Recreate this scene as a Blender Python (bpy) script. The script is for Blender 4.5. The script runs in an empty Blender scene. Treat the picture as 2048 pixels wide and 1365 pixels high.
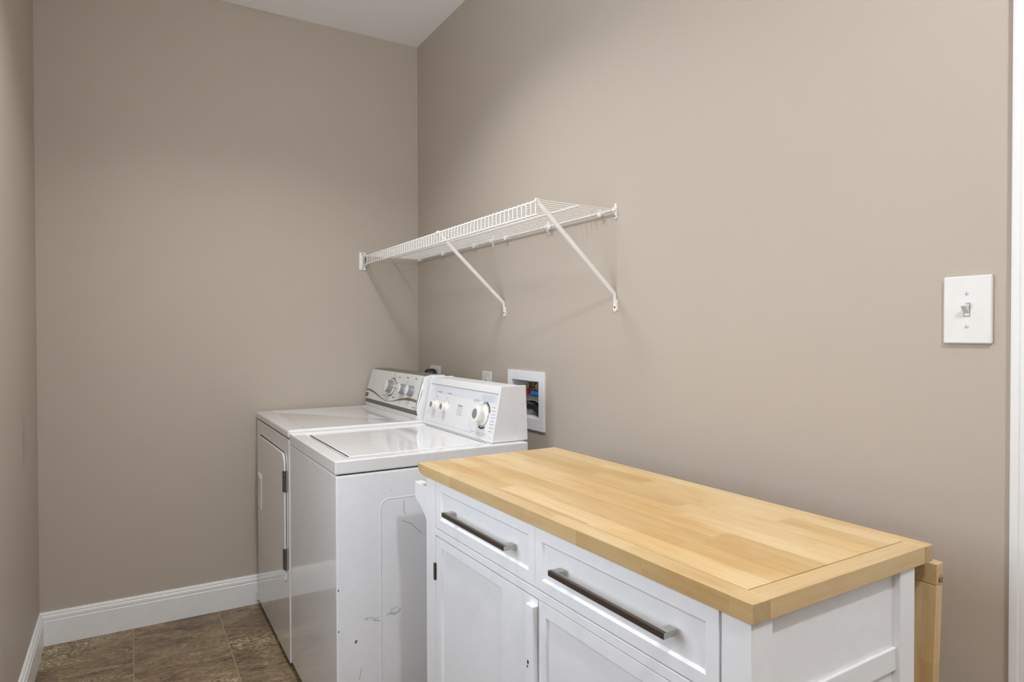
import bpy, bmesh, math, random
from mathutils import Vector, Matrix
random.seed(7)
S = bpy.context.scene
COL = S.collection
PI = math.pi

# ------------------------------------------------------------------ materials
def srgb(r, g, b):
    f = lambda c: (c/255/12.92) if c/255 <= .04045 else ((c/255+.055)/1.055)**2.4
    return (f(r), f(g), f(b), 1)

class NT:
    def __init__(s, name):
        s.m = bpy.data.materials.new(name); s.m.use_nodes = True
        s.t = s.m.node_tree; s.b = s.t.nodes['Principled BSDF']
    def n(s, kind, **kw):
        x = s.t.nodes.new(kind)
        for k, v in kw.items():
            if k in x.inputs: x.inputs[k].default_value = v
            else: setattr(x, k, v)
        return x
    def l(s, a, ao, b, bi): s.t.links.new(a.outputs[ao], b.inputs[bi])
    def coords(s, scale=(1,1,1), rot=(0,0,0), loc=(0,0,0)):
        c = s.n('ShaderNodeTexCoord'); m = s.n('ShaderNodeMapping')
        m.inputs['Scale'].default_value = scale; m.inputs['Rotation'].default_value = rot; m.inputs['Location'].default_value = loc
        s.l(c, 'Object', m, 'Vector'); return m
    def ramp(s, stops):
        r = s.n('ShaderNodeValToRGB'); e = r.color_ramp.elements
        while len(e) < len(stops): e.new(.5)
        for i, (p, c) in enumerate(stops): e[i].position = p; e[i].color = c
        return r
    def bump(s, tex, out, strength, dist=.001):
        b = s.n('ShaderNodeBump'); b.inputs['Strength'].default_value = strength; b.inputs['Distance'].default_value = dist
        s.l(tex, out, b, 'Height'); s.l(b, 'Normal', s.b, 'Normal'); return b
    def mix(s, blend, fac=1.0):
        m = s.n('ShaderNodeMix', data_type='RGBA', blend_type=blend); m.inputs[0].default_value = fac; return m

def plain(name, col, rough=.5, metal=0, coat=0, spec=.5, noise=.012, wav=0, wscale=6, var=0.0):
    """single-colour material with a faint procedural mottling and bump"""
    t = NT(name); t.b.inputs['Roughness'].default_value = rough; t.b.inputs['Metallic'].default_value = metal
    t.b.inputs['Coat Weight'].default_value = coat; t.b.inputs['Coat Roughness'].default_value = .05
    t.b.inputs['Specular IOR Level'].default_value = spec
    mp = t.coords()
    nz = t.n('ShaderNodeTexNoise', Scale=45.0, Detail=3.0)
    t.l(mp, 'Vector', nz, 'Vector')
    c = col; lo = tuple(x*(1-noise) for x in c[:3])+(1,); hi = tuple(min(1, x*(1+noise)) for x in c[:3])+(1,)
    r = t.ramp([(.35, lo), (.65, hi)]); t.l(nz, 'Fac', r, 'Fac'); t.l(r, 'Color', t.b, 'Base Color')
    if wav:
        w = t.n('ShaderNodeTexNoise', Scale=wscale, Detail=2.0); t.l(mp, 'Vector', w, 'Vector')
        t.bump(w, 'Fac', wav, .004)
    return t.m

def wall_paint():
    t = NT('taupe_wall_paint'); mp = t.coords()
    base = srgb(184, 174, 162)
    a = t.n('ShaderNodeTexNoise', Scale=1.3, Detail=3.0); t.l(mp, 'Vector', a, 'Vector')
    r = t.ramp([(.3, tuple(x*.985 for x in base[:3])+(1,)), (.7, tuple(x*1.015 for x in base[:3])+(1,))])
    t.l(a, 'Fac', r, 'Fac')
    # a few small scuffs
    v = t.n('ShaderNodeTexVoronoi', Scale=2.6); t.l(mp, 'Vector', v, 'Vector')
    k = t.ramp([(.010, (.80,.78,.76,1)), (.018, (1,1,1,1))]); t.l(v, 'Distance', k, 'Fac')
    mx = t.mix('MULTIPLY', .6); t.l(r, 'Color', mx, 6); t.l(k, 'Color', mx, 7); t.l(mx, 2, t.b, 'Base Color')
    t.b.inputs['Roughness'].default_value = .55; t.b.inputs['Specular IOR Level'].default_value = .35
    n2 = t.n('ShaderNodeTexNoise', Scale=260.0, Detail=2.0); t.l(mp, 'Vector', n2, 'Vector')
    t.bump(n2, 'Fac', .12, .0006)
    return t.m

def ceiling_paint():
    t = NT('ceiling_texture_paint'); mp = t.coords()
    t.b.inputs['Base Color'].default_value = srgb(248, 249, 250); t.b.inputs['Roughness'].default_value = .9
    n = t.n('ShaderNodeTexNoise', Scale=60.0, Detail=6.0); t.l(mp, 'Vector', n, 'Vector')
    t.bump(n, 'Fac', .5, .003); return t.m

def floor_stone():
    t = NT('slate_vinyl_tile'); c = t.n('ShaderNodeTexCoord')
    br = t.n('ShaderNodeTexBrick', Scale=1.0); br.offset = 0; br.squash = 1
    br.inputs['Brick Width'].default_value = .33; br.inputs['Row Height'].default_value = .345
    br.inputs['Mortar Size'].default_value = .0016; br.inputs['Mortar Smooth'].default_value = .3
    br.inputs['Color1'].default_value = (0,0,0,1); br.inputs['Color2'].default_value = (1,1,1,1); br.inputs['Mortar'].default_value = (.5,.5,.5,1)
    m0 = t.n('ShaderNodeMapping'); m0.inputs['Location'].default_value = (1.633, 3.45, 0)
    t.l(c, 'Object', m0, 'Vector'); t.l(m0, 'Vector', br, 'Vector')
    # per tile offset of the stone figure
    off = t.n('ShaderNodeVectorMath', operation='MULTIPLY'); off.inputs[1].default_value = (7.3, 4.1, 9.7)
    t.l(br, 'Color', off, 0)
    add = t.n('ShaderNodeVectorMath', operation='ADD'); t.l(c, 'Object', add, 0); t.l(off, 'Vector', add, 1)
    mp = t.n('ShaderNodeMapping'); mp.inputs['Rotation'].default_value = (0, 0, .25); mp.inputs['Scale'].default_value = (1.0, 2.0, 1)
    t.l(add, 'Vector', mp, 'Vector')
    big = t.n('ShaderNodeTexNoise', Scale=5.0, Detail=7.0, Roughness=.68, Distortion=.7); t.l(mp, 'Vector', big, 'Vector')
    fine = t.n('ShaderNodeTexNoise', Scale=30.0, Detail=10.0, Roughness=.78, Distortion=1.4); t.l(mp, 'Vector', fine, 'Vector')
    r1 = t.ramp([(.34, srgb(96, 80, 63)), (.46, srgb(124, 106, 84)), (.56, srgb(140, 121, 97)), (.68, srgb(162, 141, 110))])
    t.l(big, 'Fac', r1, 'Fac')
    r2 = t.ramp([(.36, (.30,.27,.24,1)), (.45, (.76,.74,.72,1)), (.53, (1,1,1,1)), (.61, (1.7,1.62,1.45,1))])
    t.l(fine, 'Fac', r2, 'Fac')
    mx = t.mix('MULTIPLY', .9); t.l(r1, 'Color', mx, 6); t.l(r2, 'Color', mx, 7)
    # one light crackled band here and there
    pat = t.n('ShaderNodeTexNoise', Scale=2.2, Detail=3.0, Distortion=.5); t.l(mp, 'Vector', pat, 'Vector')
    pr = t.ramp([(.56, (0,0,0,1)), (.66, (1,1,1,1))]); t.l(pat, 'Fac', pr, 'Fac')
    cr = t.n('ShaderNodeTexNoise', Scale=34.0, Detail=6.0, Roughness=.7, Distortion=2.0); t.l(mp, 'Vector', cr, 'Vector')
    crr = t.ramp([(.42, srgb(64, 52, 41)), (.5, srgb(136, 119, 94)), (.58, srgb(196, 176, 140))]); t.l(cr, 'Fac', crr, 'Fac')
    mx3 = t.mix('MIX'); t.l(pr, 'Color', mx3, 0); t.l(mx, 2, mx3, 6); t.l(crr, 'Color', mx3, 7)
    mx2 = t.mix('MIX'); t.l(br, 'Fac', mx2, 0); t.l(mx3, 2, mx2, 6); mx2.inputs[7].default_value = srgb(158, 142, 118)
    t.l(mx2, 2, t.b, 'Base Color'); t.b.inputs['Roughness'].default_value = .5
    t.bump(fine, 'Fac', .35, .002)
    return t.m

def wood(name, axis='y', stave=.042, length=.33, tone=1.0, seed=0.0, contrast=1.0, end=False, blotches=()):
    """butcher block: staves run along the given local axis"""
    t = NT(name); c = t.n('ShaderNodeTexCoord'); m0 = t.n('ShaderNodeMapping')
    sep = t.n('ShaderNodeSeparateXYZ'); com = t.n('ShaderNodeCombineXYZ'); t.l(c, 'Object', sep, 'Vector')
    for k_, a_ in zip('XYZ', {'y': 'YXZ', 'x': 'XYZ', 'z': 'ZYX'}[axis]): t.l(sep, a_, com, k_)
    m0.inputs['Location'].default_value = (seed, seed*.7, 0)
    t.l(com, 'Vector', m0, 'Vector')
    br = t.n('ShaderNodeTexBrick', Scale=1.0); br.offset = .37; br.offset_frequency = 2; br.squash = .8; br.squash_frequency = 3
    br.inputs['Brick Width'].default_value = length; br.inputs['Row Height'].default_value = stave
    br.inputs['Mortar Size'].default_value = .0002; br.inputs['Mortar Smooth'].default_value = .0; br.inputs['Bias'].default_value = -.1
    br.inputs['Color1'].default_value = (0,0,0,1); br.inputs['Color2'].default_value = (1,1,1,1); br.inputs['Mortar'].default_value = (.3,.3,.3,1)
    t.l(m0, 'Vector', br, 'Vector')
    def k(r, g, b): 
        x = srgb(r, g, b); return (x[0]*tone, x[1]*tone, x[2]*tone, 1)
    mid = (204, 176, 129)
    d = lambda q: tuple(m + q*contrast*w for m, w in zip(mid, (1, 1.25, 1.5)))
    rs = t.ramp([(0, k(*d(-7))), (.35, k(*d(-2))), (.65, k(*d(3))), (1, k(*d(8)))])
    t.l(br, 'Color', rs, 'Fac')
    off = t.n('ShaderNodeVectorMath', operation='MULTIPLY'); off.inputs[1].default_value = (3.1, 5.7, 1.3); t.l(br, 'Color', off, 0)
    add = t.n('ShaderNodeVectorMath', operation='ADD'); t.l(m0, 'Vector', add, 0); t.l(off, 'Vector', add, 1)
    mg = t.n('ShaderNodeMapping'); mg.inputs['Scale'].default_value = (1, 1, 1) if end else (.05, 1, 1); t.l(add, 'Vector', mg, 'Vector')
    g = t.n('ShaderNodeTexNoise', Scale=120.0, Detail=5.0, Roughness=.6, Distortion=.4); t.l(mg, 'Vector', g, 'Vector')
    gr = t.ramp([(.3, (.88,.83,.75,1)), (.5, (1,1,1,1)), (.72, (1.06,1.08,1.12,1))]); t.l(g, 'Fac', gr, 'Fac')
    mx = t.mix('MULTIPLY', .8); t.l(rs, 'Color', mx, 6); t.l(gr, 'Color', mx, 7)
    # soft cloudy finish wear
    cl = t.n('ShaderNodeTexNoise', Scale=7.0, Detail=4.0, Roughness=.6); 
    mc = t.n('ShaderNodeMapping'); mc.inputs['Scale'].default_value = (.5, 1.3, 1); t.l(m0, 'Vector', mc, 'Vector'); t.l(mc, 'Vector', cl, 'Vector')
    cr = t.ramp([(.34, (.92,.83,.66,1)), (.47, (.99,.98,.95,1)), (.54, (1.01,1.01,1.02,1)), (.68, (1.05,1.09,1.19,1))]); t.l(cl, 'Fac', cr, 'Fac')
    mx2 = t.mix('MULTIPLY', .9); t.l(mx, 2, mx2, 6); t.l(cr, 'Color', mx2, 7)
    # tiny knots
    kn = t.n('ShaderNodeTexVoronoi', Scale=9.0); mk = t.n('ShaderNodeMapping'); mk.inputs['Scale'].default_value = (.6, 1, 1)
    t.l(m0, 'Vector', mk, 'Vector'); t.l(mk, 'Vector', kn, 'Vector')
    kr = t.ramp([(.012, (.45,.32,.2,1)), (.03, (1,1,1,1))]); t.l(kn, 'Distance', kr, 'Fac')
    mx3 = t.mix('MULTIPLY', .7); t.l(mx2, 2, mx3, 6); t.l(kr, 'Color', mx3, 7)
    last = mx3
    for (px, py, sx, sy_, col) in blotches:
        mb = t.n('ShaderNodeMapping'); mb.vector_type = 'POINT'
        mb.inputs['Scale'].default_value = (1/sx, 1/sy_, 0); mb.inputs['Location'].default_value = (-px/sx, -py/sy_, 0)
        gg = t.n('ShaderNodeTexGradient', gradient_type='SPHERICAL'); t.l(c, 'Object', mb, 'Vector'); t.l(mb, 'Vector', gg, 'Vector')
        nn = t.n('ShaderNodeTexNoise', Scale=38.0, Detail=4.0); t.l(mg, 'Vector', nn, 'Vector')
        mm = t.n('ShaderNodeMath', operation='MULTIPLY'); t.l(gg, 'Fac', mm, 0); t.l(nn, 'Fac', mm, 1)
        m2 = t.n('ShaderNodeMath', operation='MULTIPLY'); m2.inputs[1].default_value = 1.7; m2.use_clamp = True; t.l(mm, 'Value', m2, 0)
        mz = t.mix('MULTIPLY'); t.l(m2, 'Value', mz, 0); t.l(last, 2, mz, 6); mz.inputs[7].default_value = col; last = mz
    t.l(last, 2, t.b, 'Base Color')
    t.b.inputs['Roughness'].default_value = .42; t.b.inputs['Coat Weight'].default_value = .12; t.b.inputs['Coat Roughness'].default_value = .35
    t.bump(g, 'Fac', .08, .0005)
    return t.m

M = {
 'wall': wall_paint(), 'ceil': ceiling_paint(), 'floor': floor_stone(),
 'trim': plain('white_trim_paint', srgb(231, 233, 233), .38),
 'enamel': plain('white_appliance_enamel', srgb(232, 234, 238), .13, coat=.6, wav=.07, wscale=4),
 'enamel_top': plain('white_enamel_lid', srgb(222, 222, 222), .10, coat=.4, wav=.22, wscale=7),
 'dryer_enamel': plain('white_dryer_enamel', srgb(224, 225, 227), .13, coat=.6, wav=.05, wscale=4),
 'plastic': plain('white_console_plastic', srgb(226, 227, 229), .35),
 'knob': plain('offwhite_knob_plastic', srgb(232, 231, 224), .35),
 'silver': plain('silver_console_plastic', srgb(214, 215, 213), .32, metal=.0),
 'silver_dark': plain('dark_silver_trim', srgb(128, 126, 118), .4, metal=.3),
 'bright': plain('bright_chrome_trim', srgb(222, 222, 222), .18, metal=.7),
 'knob_grey': plain('grey_knob_plastic', srgb(138, 141, 142), .35, metal=.2),
 'taupe': plain('taupe_swoosh_print', srgb(116, 106, 94), .4),
 'badge': plain('dark_grey_badge', srgb(96, 95, 90), .35, metal=.3),
 'ink': plain('grey_print_ink', srgb(140, 142, 148), .5),
 'ink_dark': plain('dark_print_ink', srgb(62, 64, 68), .5),
 'blue_ink': plain('blue_print_ink', srgb(60, 128, 178), .5),
 'band': plain('pale_grey_blue_band', srgb(213, 217, 224), .4),
 'gap': plain('dark_gap', srgb(38, 36, 34), .8),
 'cart': plain('white_cart_paint', srgb(232, 234, 237), .36, wav=.03, wscale=30),
 'cart_cream': plain('cream_bare_paint', srgb(235, 232, 220), .5),
 'nickel': plain('brushed_nickel', srgb(176, 175, 170), .3, metal=.9),
 'bar_reflection': plain('dark_bar_reflection', srgb(72, 60, 50), .38, metal=.35),  # satin bar: dark room reflection painted in as its front colour
 'hinge': plain('tarnished_hinge_steel', srgb(112, 110, 98), .35, metal=.8),
 'steel': plain('hinge_steel', srgb(128, 128, 126), .25, metal=.9),
 'wire': plain('white_vinyl_wire', srgb(236, 236, 235), .35),
 'screw': plain('dark_screw', srgb(92, 88, 84), .4, metal=.6),
 'plate': plain('white_cover_plate', srgb(219, 219, 216), .3),
 'box': plain('white_box_plastic', srgb(232, 234, 238), .4),
 'brass': plain('aged_brass', srgb(170, 150, 108), .3, metal=.55),
 'red': plain('red_valve_plastic', srgb(150, 22, 24), .4),
 'blue': plain('blue_valve_plastic', srgb(22, 112, 196), .4),
 'rubber': plain('black_rubber', srgb(30, 29, 28), .42),
 'scuff': plain('grey_scuff', srgb(160, 163, 170), .5),
 'scuff_l': plain('pale_grey_scuff', srgb(200, 203, 208), .5),
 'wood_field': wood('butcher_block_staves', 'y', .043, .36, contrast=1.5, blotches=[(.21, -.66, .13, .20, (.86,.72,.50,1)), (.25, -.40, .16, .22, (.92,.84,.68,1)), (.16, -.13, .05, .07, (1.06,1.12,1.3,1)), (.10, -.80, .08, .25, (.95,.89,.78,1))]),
 'wood_front': wood('butcher_block_edge', 'y', .06, .21, .92, 1.37, 1.6),
 'wood_back': wood('butcher_block_back', 'y', .06, .4, 1.02, 2.1, .5),
 'wood_end': wood('butcher_block_breadboard', 'x', .06, .9, .93, .77, .5),
 'wood_grain_end': wood('butcher_block_end_grain', 'x', .05, .9, .72, .3, .3, end=True),
 'wood_leaf': wood('drop_leaf_staves', 'z', .045, .5, .97, 3.3, 1.5),
}

# left wall carries one soft darker spot
def dark_spotted(m):
    m = m.copy(); m.name = 'taupe_wall_paint_dark_spot'; t = m.node_tree; b = t.nodes['Principled BSDF']
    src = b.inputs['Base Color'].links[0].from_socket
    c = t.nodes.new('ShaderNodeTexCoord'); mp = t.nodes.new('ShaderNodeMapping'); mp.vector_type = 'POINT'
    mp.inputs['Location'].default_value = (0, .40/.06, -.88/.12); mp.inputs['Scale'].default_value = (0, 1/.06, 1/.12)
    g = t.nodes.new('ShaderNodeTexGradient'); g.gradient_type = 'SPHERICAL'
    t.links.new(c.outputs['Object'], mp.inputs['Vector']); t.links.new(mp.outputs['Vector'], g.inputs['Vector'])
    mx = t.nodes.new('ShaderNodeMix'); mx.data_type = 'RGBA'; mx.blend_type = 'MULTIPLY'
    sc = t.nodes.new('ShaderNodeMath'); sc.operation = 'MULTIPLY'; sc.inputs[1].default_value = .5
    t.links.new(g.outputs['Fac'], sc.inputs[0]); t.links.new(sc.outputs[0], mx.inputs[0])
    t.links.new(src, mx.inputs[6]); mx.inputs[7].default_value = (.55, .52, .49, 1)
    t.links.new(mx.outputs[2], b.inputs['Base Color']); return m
M['wall_dark_spot'] = dark_spotted(M['wall'])

# ------------------------------------------------------------------ mesh tools
class MB:
    """collects shapes and links them as ONE mesh object"""
    def __init__(s): s.bm = bmesh.new(); s.mats = []; s.cur = 0
    def mat(s, key):
        if key not in s.mats: s.mats.append(key)
        s.cur = s.mats.index(key); return s
    def _f(s, vs, smooth=True):
        try:
            f = s.bm.faces.new(vs); f.material_index = s.cur; return f
        except ValueError: return None
    def box(s, x0, x1, y0, y1, z0, z1):
        x0, x1 = sorted((x0, x1)); y0, y1 = sorted((y0, y1)); z0, z1 = sorted((z0, z1))
        v = [s.bm.verts.new((x, y, z)) for x in (x0, x1) for y in (y0, y1) for z in (z0, z1)]
        for q in ((0,1,3,2), (4,6,7,5), (0,4,5,1), (2,3,7,6), (0,2,6,4), (1,5,7,3)): s._f([v[i] for i in q])
        return v
    def quad(s, *p): return s._f([s.bm.verts.new(q) for q in p])
    def prism(s, prof, a, b, fn):
        """profile [(p,q)] swept from a to b; fn(p,q,t)->xyz"""
        A = [s.bm.verts.new(fn(p, q, a)) for p, q in prof]; B = [s.bm.verts.new(fn(p, q, b)) for p, q in prof]
        n = len(prof)
        for i in range(n): s._f([A[i], A[(i+1) % n], B[(i+1) % n], B[i]])
        s._f(A[::-1]); s._f(B)
    def tube(s, path, r, seg=10, caps=True):
        path = [Vector(p) for p in path]; rings = []; prev = None
        for i, p in enumerate(path):
            d = (path[min(i+1, len(path)-1)] - path[max(i-1, 0)]).normalized()
            if prev is None:
                a = Vector((0, 0, 1)) if abs(d.z) < .9 else Vector((1, 0, 0)); n = d.cross(a).normalized()
            else: n = (prev - d*prev.dot(d)).normalized()
            prev = n; b = d.cross(n); rr = r[i] if isinstance(r, (list, tuple)) else r
            rings.append([s.bm.verts.new(p + (n*math.cos(2*PI*k/seg) + b*math.sin(2*PI*k/seg))*rr) for k in range(seg)])
        for A, B in zip(rings, rings[1:]):
            for k in range(seg): s._f([A[k], A[(k+1) % seg], B[(k+1) % seg], B[k]])
        if caps: s._f(rings[0][::-1]); s._f(rings[-1])
    def lathe(s, prof, o, ax, seg=32):
        """prof [(radius, height)] about axis ax through o"""
        o = Vector(o); ax = Vector(ax).normalized(); a = Vector((0, 0, 1)) if abs(ax.z) < .9 else Vector((0, 1, 0))
        n = ax.cross(a).normalized(); b = ax.cross(n); rings = []
        for r, h in prof: rings.append([s.bm.verts.new(o + ax*h + (n*math.cos(2*PI*k/seg) + b*math.sin(2*PI*k/seg))*r) for k in range(seg)])
        for A, B in zip(rings, rings[1:]):
            for k in range(seg): s._f([A[k], A[(k+1) % seg], B[(k+1) % seg], B[k]])
        s._f(rings[0][::-1]); s._f(rings[-1])
    def panel(s, u0, u1, w0, w1, iu0, iu1, iw0, iw1, face, back, depth, fn, slope=.004):
        """framed board with a recessed field; fn(u,w,d)->xyz, d grows away from the viewer side"""
        V = lambda u, w, d: s.bm.verts.new(fn(u, w, d))
        O = [V(u0,w0,face), V(u1,w0,face), V(u1,w1,face), V(u0,w1,face)]
        I = [V(iu0,iw0,face), V(iu1,iw0,face), V(iu1,iw1,face), V(iu0,iw1,face)]
        J = [V(iu0+slope,iw0+slope,face+depth), V(iu1-slope,iw0+slope,face+depth), V(iu1-slope,iw1-slope,face+depth), V(iu0+slope,iw1-slope,face+depth)]
        B = [V(u0,w0,back), V(u1,w0,back), V(u1,w1,back), V(u0,w1,back)]
        for i in range(4):
            j = (i+1) % 4
            s._f([O[i], O[j], I[j], I[i]]); s._f([I[i], I[j], J[j], J[i]]); s._f([O[j], O[i], B[i], B[j]])
        s._f(J); s._f(B[::-1])
    def build(s, name, mat, parent=None, bevel=0, seg=2, loc=None, sharp=38, angle=35):
        bm = s.bm; bmesh.ops.recalc_face_normals(bm, faces=bm.faces)
        off = Vector(loc) if loc is not None else Vector((0, 0, 0))
        if parent is not None and loc is None and 'base' in parent: off = Vector(parent['base'])
        for v in bm.verts: v.co -= off
        me = bpy.data.meshes.new(name); bm.to_mesh(me); bm.free()
        o = bpy.data.objects.new(name, me); COL.objects.link(o)
        if parent is not None and loc is None and 'base' in parent: o['base'] = list(parent['base'])
        for k in (s.mats or [mat]): me.materials.append(M[k])
        me.polygons.foreach_set('use_smooth', [True]*len(me.polygons)); me.set_sharp_from_angle(angle=math.radians(sharp))
        if parent is not None:
            o.parent = parent
            if loc is not None: o.location = loc
        elif loc is not None: o.location = loc
        if bevel:
            b = o.modifiers.new('edge_rounding', 'BEVEL'); b.width = bevel; b.segments = seg; b.limit_method = 'ANGLE'; b.angle_limit = math.radians(angle)
            b.harden_normals = True
        return o

def tag(o, label=None, cat=None, group=None, kind=None):
    if label: o['label'] = label
    if cat: o['category'] = cat
    if group: o['group'] = group
    if kind: o['kind'] = kind
    return o
def thing(name, label, cat, loc, rz=0, group=None, local=False):
    o = bpy.data.objects.new(name, None); COL.objects.link(o); o.location = loc; o.rotation_euler = (0, 0, rz)
    o.empty_display_size = .05
    if not local: o['base'] = loc           # children given in world coordinates
    return tag(o, label, cat, group)
def struct(o, label=None, cat=None):
    return tag(o, label, cat, kind='structure')
def lettering(name, text, size, mat, parent, matrix, extrude=.0002, font_shear=0):
    c = bpy.data.curves.new(name, 'FONT'); c.body = text; c.size = size; c.extrude = extrude; c.align_x = 'CENTER'; c.align_y = 'CENTER'
    tmp = bpy.data.objects.new(name+'_curve', c); COL.objects.link(tmp)
    dg = bpy.context.evaluated_depsgraph_get(); me = bpy.data.meshes.new_from_object(tmp.evaluated_get(dg))
    bpy.data.objects.remove(tmp); bpy.data.curves.remove(c)
    o = bpy.data.objects.new(name, me); COL.objects.link(o); me.materials.clear(); me.materials.append(M[mat])
    o.parent = parent; o.matrix_local = matrix; return o
def arc(cx, cy, r, a0, a1, n):
    return [(cx + r*math.cos(a0+(a1-a0)*i/n), cy + r*math.sin(a0+(a1-a0)*i/n)) for i in range(n+1)]

# ------------------------------------------------------------------ the room
W, D, H = 1.624, 4.40, 2.74
def holed_wall(name, ax, pos, a0, a1, holes, mat, out):
    """wall plane at ax=pos spanning a0..a1 with rectangular holes [(a0,a1,z0,z1)], thickened outward"""
    m = MB(); A = sorted({a0, a1, *[h[0] for h in holes], *[h[1] for h in holes]}); Z = sorted({0, H, *[h[2] for h in holes], *[h[3] for h in holes]})
    vt = {}
    def V(a, z):
        if (a, z) not in vt: vt[(a, z)] = m.bm.verts.new((pos, a, z) if ax == 'x' else (a, pos, z))
        return vt[(a, z)]
    for i in range(len(A)-1):
        for j in range(len(Z)-1):
            ca, cz = (A[i]+A[i+1])/2, (Z[j]+Z[j+1])/2
            if any(h[0] < ca < h[1] and h[2] < cz < h[3] for h in holes): continue
            m._f([V(A[i], Z[j]), V(A[i+1], Z[j]), V(A[i+1], Z[j+1]), V(A[i], Z[j+1])])
    bmesh.ops.recalc_face_normals(m.bm, faces=m.bm.faces)
    ret = bmesh.ops.extrude_face_region(m.bm, geom=list(m.bm.faces))
    d = Vector((out, 0, 0)) if ax == 'x' else Vector((0, out, 0))
    for g in ret['geom']:
        if isinstance(g, bmesh.types.BMVert): g.co += d
    return struct(m.build(name, mat))
BOX = (-1.165, -.970, .928, 1.066)            # opening of the laundry valve box
DOOR = (-3.52, -2.728, 0, 2.05)
WIN = (-1.50, -.12, .75, 2.30)
holed_wall('wall_right', 'x', 0, -D, 0, [BOX, DOOR], 'wall', .14)
holed_wall('wall_back', 'y', 0, -W-.14, .14, [], 'wall', .14)
LDOOR = (-2.36, -1.50, 0, 2.06)
holed_wall('wall_left', 'x', -W, -D, 0, [LDOOR], 'wall_dark_spot', -.14)
holed_wall('wall_front', 'y', -D, -W-.14, .14, [WIN], 'wall', -.14)
m = MB(); m.box(-W-.14, .14, -D-.14, .14, -.1, 0); struct(m.build('floor', 'floor'))
m = MB(); m.box(-W-.14, .14, -D-.14, .14, H, H+.1); struct(m.build('ceiling', 'ceil'))

BASE_PROF = [(0,0), (.0145,0), (.0145,.098), (.0118,.1005), (.0118,.104), (.0135,.106), (.0125,.116), (.0085,.1195), (.0085,.1225), (.0095,.1245), (.0065,.1315), (0,.1325)]
def baseboard(name, kind, a, b):
    m = MB()
    f = {'back': lambda p, q, t: (t, -p, q), 'left': lambda p, q, t: (-W+p, t, q), 'right': lambda p, q, t: (-p, t, q), 'front': lambda p, q, t: (t, -D+p, q)}[kind]
    m.prism(BASE_PROF, a, b, f); struct(m.build(name, 'trim', sharp=25))
baseboard('baseboard_back', 'back', -W, 0); baseboard('baseboard_left', 'left', -1.432, -.0145)
baseboard('baseboard_right', 'right', -2.655, -.0145)

# door in the right wall with its white casing
cas = [(0,0), (.0105,0), (.0115,.004), (.0105,.012), (.0085,.014), (.0080,.05), (.0070,.066), (0,.067)]   # (out of wall, across)
def casing(name, fn, a, b):
    m = MB(); m.prism(cas, a, b, fn); return struct(m.build(name, 'trim', sharp=25))
casing('trim_1', lambda p, q, t: (-p, -2.658 - q, t), 0, 2.117)
casing('trim_2', lambda p, q, t: (-p, -3.590 + q, t), 0, 2.117)
casing('trim_3', lambda p, q, t: (-p, t, 2.117 - q), -3.590, -2.658)
m = MB(); m.panel(DOOR[0]+.004, DOOR[1]-.004, .006, 2.046, DOOR[0]+.12, DOOR[1]-.12, .25, 1.92, .03, .07, .008, lambda u, w, d: (d, u, w))
dr = struct(m.build('door_1', 'trim', bevel=.002))
m = MB(); m.lathe([(.026,0), (.026,.006), (.011,.008), (.011,.03), (.024,.036), (.028,.05), (.022,.062), (.001,.065)], (.03, -3.45, 1.0), (-1, 0, 0)); m.build('door_knob', 'nickel', dr)
# open doorway in the left wall, beside the camera
casing('trim_4', lambda p, q, t: (-W+p, -1.432 - q, t), 0, 2.127)
casing('trim_5', lambda p, q, t: (-W+p, -2.428 + q, t), 0, 2.127)
casing('trim_6', lambda p, q, t: (-W+p, t, 2.127 - q), -2.428, -1.432)
# added unseen window behind the camera, for its daylight
def window(name, ax, pos, a0, a1, z0, z1):
    m = MB(); w = .05; P = (lambda a, z, d: (pos+d, a, z)) if ax == 'x' else (lambda a, z, d: (a, pos+d, z))
    def bar(a, b, c, d):
        p = P(a, c, -.04); q = P(b, d, .04); m.box(p[0], q[0], p[1], q[1], p[2], q[2])
    bar(a0, a0+w, z0, z1); bar(a1-w, a1, z0, z1); bar(a0+w, a1-w, z0, z0+w); bar(a0+w, a1-w, z1-w, z1); zc = (z0+z1)/2
    bar(a0+w, a1-w, zc-.02, zc+.02)
    return struct(m.build(name, 'trim', bevel=.003))
window('added_window_1', 'y', -D-.07, *WIN)

# ------------------------------------------------------------------ washer
wx0, wx1, wy0, wy1 = -.803, -.147, -1.318, -.703
B = (-.47, -1.01, 0)
t = thing('washing_machine', 'white top-load washing machine beside the butcher-block cart, with plain white angled control console', 'washing machine', B)
m = MB(); m.box(wx0+.003, wx1-.002, wy0+.002, wy1, .028, .8345); body = m.build('cabinet', 'enamel', t, bevel=.006, seg=3)
m = MB(); m.box(wx0+.012, wx1-.01, wy0+.012, wy1-.006, .83, .8395); m.build('seam', 'gap', t)
m = MB(); m.box(wx0+.05, wx1-.05, wy0+.03, wy1-.03, .004, .03); m.build('toe_base', 'gap', t)
for x in (wx0+.05, wx1-.05):
    for y in (wy0+.05, wy1-.05):
        m = MB(); m.lathe([(.018,0), (.02,.006), (.012,.012), (.006,.014), (.006,.03)], (x, y, 0), (0,0,1), 14); m.build('foot', 'rubber', t)
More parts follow.
